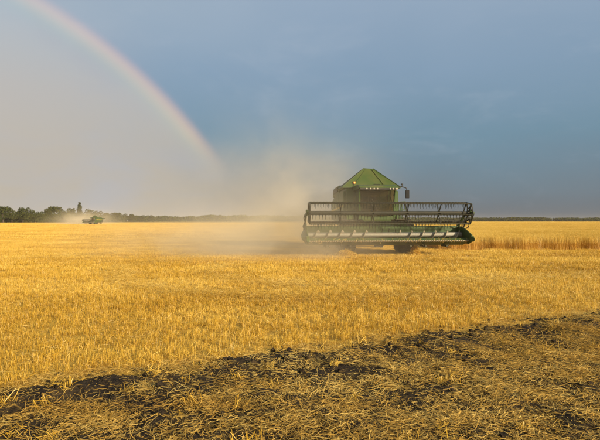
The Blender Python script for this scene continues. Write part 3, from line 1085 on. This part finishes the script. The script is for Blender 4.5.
    MB().tube([(.1, fb - .24, z0 + .1), (-.35, y0 - .16, z0 + .95)], .012, 6).build('wiper', M['black'], cab)
    se = MB()
    se.box(-.27, .27, 3.05, 3.55, 2.45, 2.58)
    se.box(-.25, .25, 3.50, 3.64, 2.55, 3.28)
    se.box(-.2, .2, 3.15, 3.45, 2.07, 2.45)
    se.build('seat', M['fabric'], cab, bevel=.03)
    MB().tube([(0, 2.95, 2.1), (0, 2.80, 2.75)], .04, 8).build('steering_column', M['black'], cab)
    sw = MB()
    sw.tube([(.2 * math.cos(a), 2.80 - .07 * math.sin(a), 2.78 + .18 * math.sin(a)) for a in np.linspace(0, 2 * math.pi, 17)], .018, 6)
    sw.build('steering_wheel', M['black'], cab)
    # mirror on the right of the picture
    MB().tube([(1.02, y0 - .12, 3.64), (1.28, y0 - .20, 3.66), (1.50, y0 - .24, 3.60), (1.56, y0 - .25, 3.48)], .026, 8).build('mirror_arm', M['black'], cab)
    mi = MB().box(1.46, 1.68, y0 - .30, y0 - .22, 3.03, 3.48).build('mirror', M['mirror'], cab, bevel=.03)
    MB().tube([(1.30, y0 - .20, 3.66), (1.30, y0 - .20, 3.76)], .022, 6).build('aerial_stub', M['black'], cab)
    MB().tube([(1.30, y0 - .20, 3.76), (1.30, y0 - .20, 3.83)], .05, 10).build('aerial_head', M['black'], cab)
    # ---- platform, rail and ladder on the right of the picture
    pf = MB().box(1.02, 1.62, 2.55, 3.85, 1.86, 1.94).build('platform', M['dark'], root, bevel=.01)
    for (x, y) in ((1.58, 2.58), (1.58, 3.2), (1.58, 3.82), (1.30, 2.58)):
        MB().tube([(x, y, 1.94), (x, y, 2.85)], .022, 8).build('rail_post', M['green_dusty'], pf)
    MB().tube([(1.30, 2.58, 2.85), (1.58, 2.58, 2.87), (1.58, 3.82, 2.87)], .022, 8).build('handrail', M['green_dusty'], pf)
    MB().tube([(1.30, 2.58, 2.42), (1.58, 2.58, 2.42), (1.58, 3.82, 2.42)], .018, 8).build('handrail', M['green_dusty'], pf)
    for x in (1.66, 1.98):
        MB().bar((x, 2.6, .55), (x - .02, 2.75, 1.90), .04, .06).build('ladder_rail', M['dark'], pf)
    for k in range(4):
        MB().box(1.67, 1.97, 2.56 + .033 * k, 2.72 + .033 * k, .62 + .31 * k, .65 + .31 * k).build('ladder_step', M['dark'], pf)
    # toolbox / side box on the left of the picture
    MB().box(-1.62, -1.05, 2.95, 3.85, 1.78, 2.30).build('side_box', M['green_dusty'], root, bevel=.03)
    # ---- wheels
    wheel(root, -1.60, 3.02, .95, .80, .46, 18)
    wheel(root, 1.60, 3.02, .95, .80, .46, 18)
    wheel(root, -1.32, 7.6, .66, .50, .33, 16)
    wheel(root, 1.32, 7.6, .66, .50, .33, 16)
    return root


def copy_tree(o, parent=None):
    c = o.copy()
    col.objects.link(c)
    if parent is not None:
        c.parent = parent
    for ch in list(kids.get(o, ())):
        copy_tree(ch, c)
    return c


combine = make_combine()
tag(combine, 'large green combine harvester facing the camera with its wide reel raised', 'harvester', 'combine harvesters at work in the field')
kids = {}
for o in bpy.data.objects:
    if o.parent is not None:
        kids.setdefault(o.parent, []).append(o)
combine.location = (4.40, 22.35, 0)
combine.rotation_euler = (0, 0, R(4.0))
far = copy_tree(combine)
tag(far, 'tiny distant green combine harvester driving in front of the left tree line', 'harvester')
far.location = (-116.2, 250, 0)
far.rotation_euler = (0, 0, R(-19))

# ------------------------------------------------------------------ straw heaps beside the tyres


def heap(name, label, x, y, wx, h, n):
    L = rng.uniform(.12, .38, n)
    a = rng.uniform(0, 6.28, n)
    rr = np.sqrt(rng.random(n))
    px, py = rr * np.cos(a) * wx, rr * np.sin(a) * wx * .7
    zt = h * (1 - rr ** 1.6) * rng.uniform(.35, 1.0, n) + .03
    az, tl = rng.uniform(0, 6.28, n), rng.normal(0, .45, n)
    d = np.stack([np.cos(az) * np.cos(tl), np.sin(az) * np.cos(tl), np.sin(tl)], -1)
    c0 = np.stack([px, py, zt], -1)
    pts = np.stack([c0 - d * L[:, None] / 2, c0 + rng.normal(0, .02, (n, 3)), c0 + d * L[:, None] / 2], 1)
    pts[..., 2] = np.maximum(pts[..., 2], 0.005)
    side = unit(np.cross(d, rng.normal(0, 1, (n, 3))))
    me = ribbon_mesh(name, M['stubble'], pts, np.full((n, 3), .011), side)
    o = bpy.data.objects.new(name, me)
    col.objects.link(o)
    o.location = (x, y, 0)
    return tag(o, label, 'straw heap')


heap('straw_heap', 'low loose straw heap in front of the large harvester\'s left-hand tyre', 2.30, 22.9, .55, .34, 1600)
heap('straw_heap', 'pale upright straw bunch just right of the large harvester\'s right-hand tyre', 5.95, 23.6, .26, .50, 900)

# ------------------------------------------------------------------ trees
m, t, out = material('tree_leaves')
isl = t.node('ShaderNodeNewGeometry').outputs['Random Per Island']
oi = t.node('ShaderNodeObjectInfo').outputs['Random']
c = t.mix(isl, (0.030, 0.042, 0.012, 1), (0.085, 0.095, 0.028, 1))
c = t.mix(t.math('MULTIPLY', oi, 0.5), c, (0.095, 0.085, 0.025, 1))
b = t.node('ShaderNodeBsdfDiffuse')
t.l.new(c, b.inputs[0])
tr = t.node('ShaderNodeBsdfTranslucent')
t.l.new(c, tr.inputs[0])
mx = t.node('ShaderNodeMixShader')
mx.inputs[0].default_value = 0.3
t.l.new(b.outputs[0], mx.inputs[1])
t.l.new(tr.outputs[0], mx.inputs[2])
t.l.new(mx.outputs[0], out.inputs[0])
M['leaf'] = m
M['bark'] = simple('bark', (0.07, 0.05, 0.035), 0.9)


def leaf_quads(c, size):
    """random leaf-clump quads at centres c"""
    n = len(c)
    u = unit(rng.normal(0, 1, (n, 3)))
    v = unit(np.cross(u, rng.normal(0, 1, (n, 3))))
    s = size * rng.uniform(.5, 1.3, (n, 1))
    V = np.stack([c - u * s - v * s * .5, c + u * s * .3 - v * s * .8, c + u * s + v * s * .3, c - u * s * .2 + v * s * .9], 1).reshape(-1, 3)
    f = np.arange(4 * n).reshape(-1, 4)
    return V, f


def quads_mesh(name, V, f, mat):
    me = bpy.data.meshes.new(name)
    me.vertices.add(len(V))
    me.vertices.foreach_set('co', V.astype(np.float32).ravel())
    me.loops.add(f.size)
    me.loops.foreach_set('vertex_index', f.astype(np.int32).ravel())
    me.polygons.add(len(f))
    me.polygons.foreach_set('loop_start', np.arange(0, f.size, 4, dtype=np.int32))
    me.update(calc_edges=True)
    me.materials.append(mat)
    return me


def crown_points(n, lobes):
    c = []
    wt = np.array([l[3] * l[4] for l in lobes])
    cnt = (n * wt / wt.sum()).astype(int)
    for (x, y, z, rx, rz), k in zip(lobes, cnt):
        d = unit(rng.normal(0, 1, (k, 3)))
        r = rng.uniform(.45, 1.0, (k, 1)) ** .5
        q = d * r * np.array([[rx, rx, rz]]) + np.array([[x, y, z]])
        c.append(q)
    return np.concatenate(c)


crowns = []
for q in range(6):         # crowns of unit height 1 (scaled per tree), width about 0.9
    lobes = [(0, 0, .52, .30, .34)]
    for k in range(9):
        a = k * 2.4 + q
        r = random.uniform(.10, .30)
        lobes.append((r * math.cos(a), r * math.sin(a), random.uniform(.26, .80), random.uniform(.13, .21), random.uniform(.12, .20)))
    V, f = leaf_quads(crown_points(1500, lobes), 0.034)
    V[:, 2] = np.minimum(V[:, 2], 1.0)
    crowns.append(quads_mesh('crown', V, f, M['leaf']))
lob = [(random.uniform(-.012, .012), random.uniform(-.012, .012), z, .012 + .075 * math.sin(math.pi * min(1, (1.0 - z) * .62 + .06)), .075) for z in np.linspace(.15, .95, 14)]
V, f = leaf_quads(crown_points(1200, lob), 0.022)
poplar_crown = quads_mesh('crown', V, f, M['leaf'])


def trunk_mesh(name, top):
    b = MB()
    b.tube([(0, 0, -.02), (.005, 0, .15), (-.01, .01, .35), (.0, 0, top)], [.028, .022, .017, .005], 8)
    for k in range(5):
        a = k * 1.3
        z = .22 + .09 * k
        b.tube([(0, 0, z), (.12 * math.cos(a), .12 * math.sin(a), z + .14), (.2 * math.cos(a), .2 * math.sin(a), z + .26)], [.012, .008, .003], 6)
    o = b.build(name, M['bark'])
    me = o.data
    bpy.data.objects.remove(o)
    return me


trunk_me = trunk_mesh('trunk', .72)


def tree(name, label, px, d, top_px, crown_me, wf=1.0):
    h = CAM_H + (221 - top_px) * d / F
    o = empty(name, ((px - 300) * d / F, d, 0), random.uniform(0, 6))
    for nm, me in (('trunk', trunk_me), ('crown', crown_me)):
        c = bpy.data.objects.new(nm, me)
        col.objects.link(c)
        c.parent = o
        s = h * (wf if nm == 'crown' else 1)
        c.scale = (s, s, h)
    return tag(o, label, 'tree', 'trees of the left tree line')


ROW = [(-9, 206.5, 1.0), (3, 204.4, 1.0), (12, 207.2, .9), (23, 206.4, 1.1), (32, 208.8, .9), (40, 210.2, .9), (48, 207.6, .8), (55, 204.6, .95), (64, 208.6, .9), (71, 207.2, .9),
       (90, 208.0, 1.0), (98, 209.6, .9), (107, 212.2, 1.0), (116, 211.4, 1.0), (124, 213.2, 1.0), (132, 213.4, 1.0), (141, 214.8, 1.1), (150, 214.6, 1.1)]
LBL = ['tree cut off by the left picture edge, start of the tree line', 'tall rounded tree closest to the left picture edge', 'lower tree right of the tall one at the left edge',
       'broad tree third from the left edge in the tree line', 'small tree at the start of the dip left of the pointed tree', 'low tree in the deepest dip of the left tree line',
       'narrow tree leaning against the left of the pointed tree', 'tall pointed broadleaf tree left of the slim poplar', 'tree just right of the pointed broadleaf tree',
       'rounded tree touching the left side of the slim poplar', 'broad tree right of the poplar, behind the tiny distant harvester', 'tree just right of the tiny distant harvester',
       'low tree after the step down right of the distant harvester', 'second low tree right of the step in the tree line', 'third low tree right of the step in the tree line',
       'fourth low tree right of the step in the tree line', 'next-to-last tree at the right end of the nearer row', 'last tree at the right end of the nearer row']
for i, ((px, ty, wf), lb) in enumerate(zip(ROW, LBL)):
    tree('broadleaf_tree', lb, px, 470 + max(0, px) * 2.2 + (i % 3) * 6, ty, crowns[i % 6], wf * (1.0 if px < 100 else 1.3))
tree('poplar_tree', 'slim dark poplar spire rising above the left tree line', 79.5, 560, 202.4, poplar_crown, 1.6)

# undergrowth below the row and far woods that read as one mass


def wood(name, label, pts, n, size, spread):
    """pts: (px, distance, top pixel) along the belt"""
    pts = np.array(pts, float)
    u = np.sort(rng.uniform(0, len(pts) - 1, n))
    i = np.minimum(u.astype(int), len(pts) - 2)
    k = (u - i)[:, None]
    q = pts[i] * (1 - k) + pts[i + 1] * k
    d = q[:, 1] + rng.uniform(-spread, spread, n)
    x = (q[:, 0] - 300) * q[:, 1] / F
    h = CAM_H + (221 - q[:, 2]) * q[:, 1] / F
    wob = np.array([noise.noise(Vector((a * .055, b * .01, 2))) + .6 * noise.noise(Vector((a * .16, b * .02, 5))) for a, b in zip(x, d)])
    h = h * (1 + .22 * wob)
    z = h * rng.random(n) ** .9
    V, f = leaf_quads(np.stack([x, d, z], -1), size)
    V[:, 2] = np.maximum(V[:, 2], 0.02)
    o = bpy.data.objects.new(name, quads_mesh(name, V, f, M['leaf']))
    col.objects.link(o)
    return tag(o, label, 'woodland', kind='stuff')


wood('undergrowth', 'dark undergrowth filling the foot of the left tree line', [(-40, 470, 212), (40, 556, 214), (80, 640, 214), (155, 830, 217.2)], 16000, 1.1, 9)
wood('far_wood', 'hazy far woodland strip left of the large harvester', [(135, 930, 216.6), (190, 1020, 217), (215, 1040, 215.6), (260, 1080, 215.8), (330, 1200, 216.6), (430, 1400, 217.6)], 15000, 2.0, 25)
wood('far_wood', 'thin dark far woodland strip on the right horizon near the harvester', [(420, 1450, 217.8), (500, 1450, 217.6), (549, 1450, 218.0)], 9000, 2.2, 25)
wood('far_wood', 'thin dark far woodland strip at the right picture edge', [(557, 1450, 218.2), (600, 1450, 218.2), (700, 1450, 217.4)], 8000, 2.2, 25)

# ------------------------------------------------------------------ dust and haze


def dust(name, label, lo, hi, blobs, nscale, color=(0.97, 0.84, 0.60, 1)):
    lo, hi = Vector(lo), Vector(hi)
    o = MB().box(lo.x, hi.x, lo.y, hi.y, lo.z, hi.z).build(name, None)
    m, t, out = material(name)
    pos = t.node('ShaderNodeNewGeometry').outputs['Position']
    tot = None
    for c, r, k in blobs:
        v = t.vmath('DIVIDE', t.vmath('SUBTRACT', pos, c), r)
        ln = t.vmath('DOT_PRODUCT', v, v)
        gss = t.math('MULTIPLY', t.math('EXPONENT', t.math('MULTIPLY', ln, -1.0)), k)
        tot = gss if tot is None else t.math('ADD', tot, gss)
    nz = t.noise(pos, nscale, 4, 0.6, 0.8)
    dn = t.math('MULTIPLY', tot, t.smooth(nz, 0.32, 0.68, 0.10, 1.9))
    pv = t.node('ShaderNodeVolumePrincipled')
    pv.inputs['Color'].default_value = color
    pv.inputs['Anisotropy'].default_value = 0.0
    t.l.new(dn, pv.inputs['Density'])
    t.l.new(pv.outputs[0], out.inputs['Volume'])
    o.data.materials.clear()
    o.data.materials.append(m)
    return tag(o, label, 'dust', kind='stuff')


dust('dust_cloud', 'tan dust cloud drifting left from behind the large harvester', (-19, 18.0, 0.02), (9.5, 66, 13),
     [((0.4, 31, 2.4), (3.2, 6, 3.0), .055), ((-1.8, 41, 4.6), (6.0, 10, 4.6), .019), ((-5.0, 36, 0.6), (8.0, 11, 1.7), .036),
      ((-0.8, 26, .8), (4.0, 4.5, 1.6), .075), ((1.6, 22.0, 1.2), (3.2, 2.4, 1.9), .028), ((-2.6, 23.0, .3), (5.0, 3.0, .95), .15)], 0.22)
dust('dust_cloud', 'faint dust trail behind the tiny distant harvester', (-150, 235, 0.02), (-100, 330, 14),
     [((-127, 262, 1.5), (12, 14, 3.5), .05), ((-136, 290, 3), (12, 22, 5), .02)], 0.08)

hz = MB().box(-3300, 3300, -70, 3300, -1.0, 32.0).build('haze', None)
m, t, out = material('haze')
pv = t.node('ShaderNodeVolumePrincipled')
pv.inputs['Color'].default_value = (0.93, 0.88, 0.80, 1)
pv.inputs['Density'].default_value = 0.00005
t.l.new(pv.outputs[0], out.inputs['Volume'])
hz.data.materials.clear()
hz.data.materials.append(m)
tag(hz, 'thin pale air haze over the whole field', 'haze', kind='stuff')
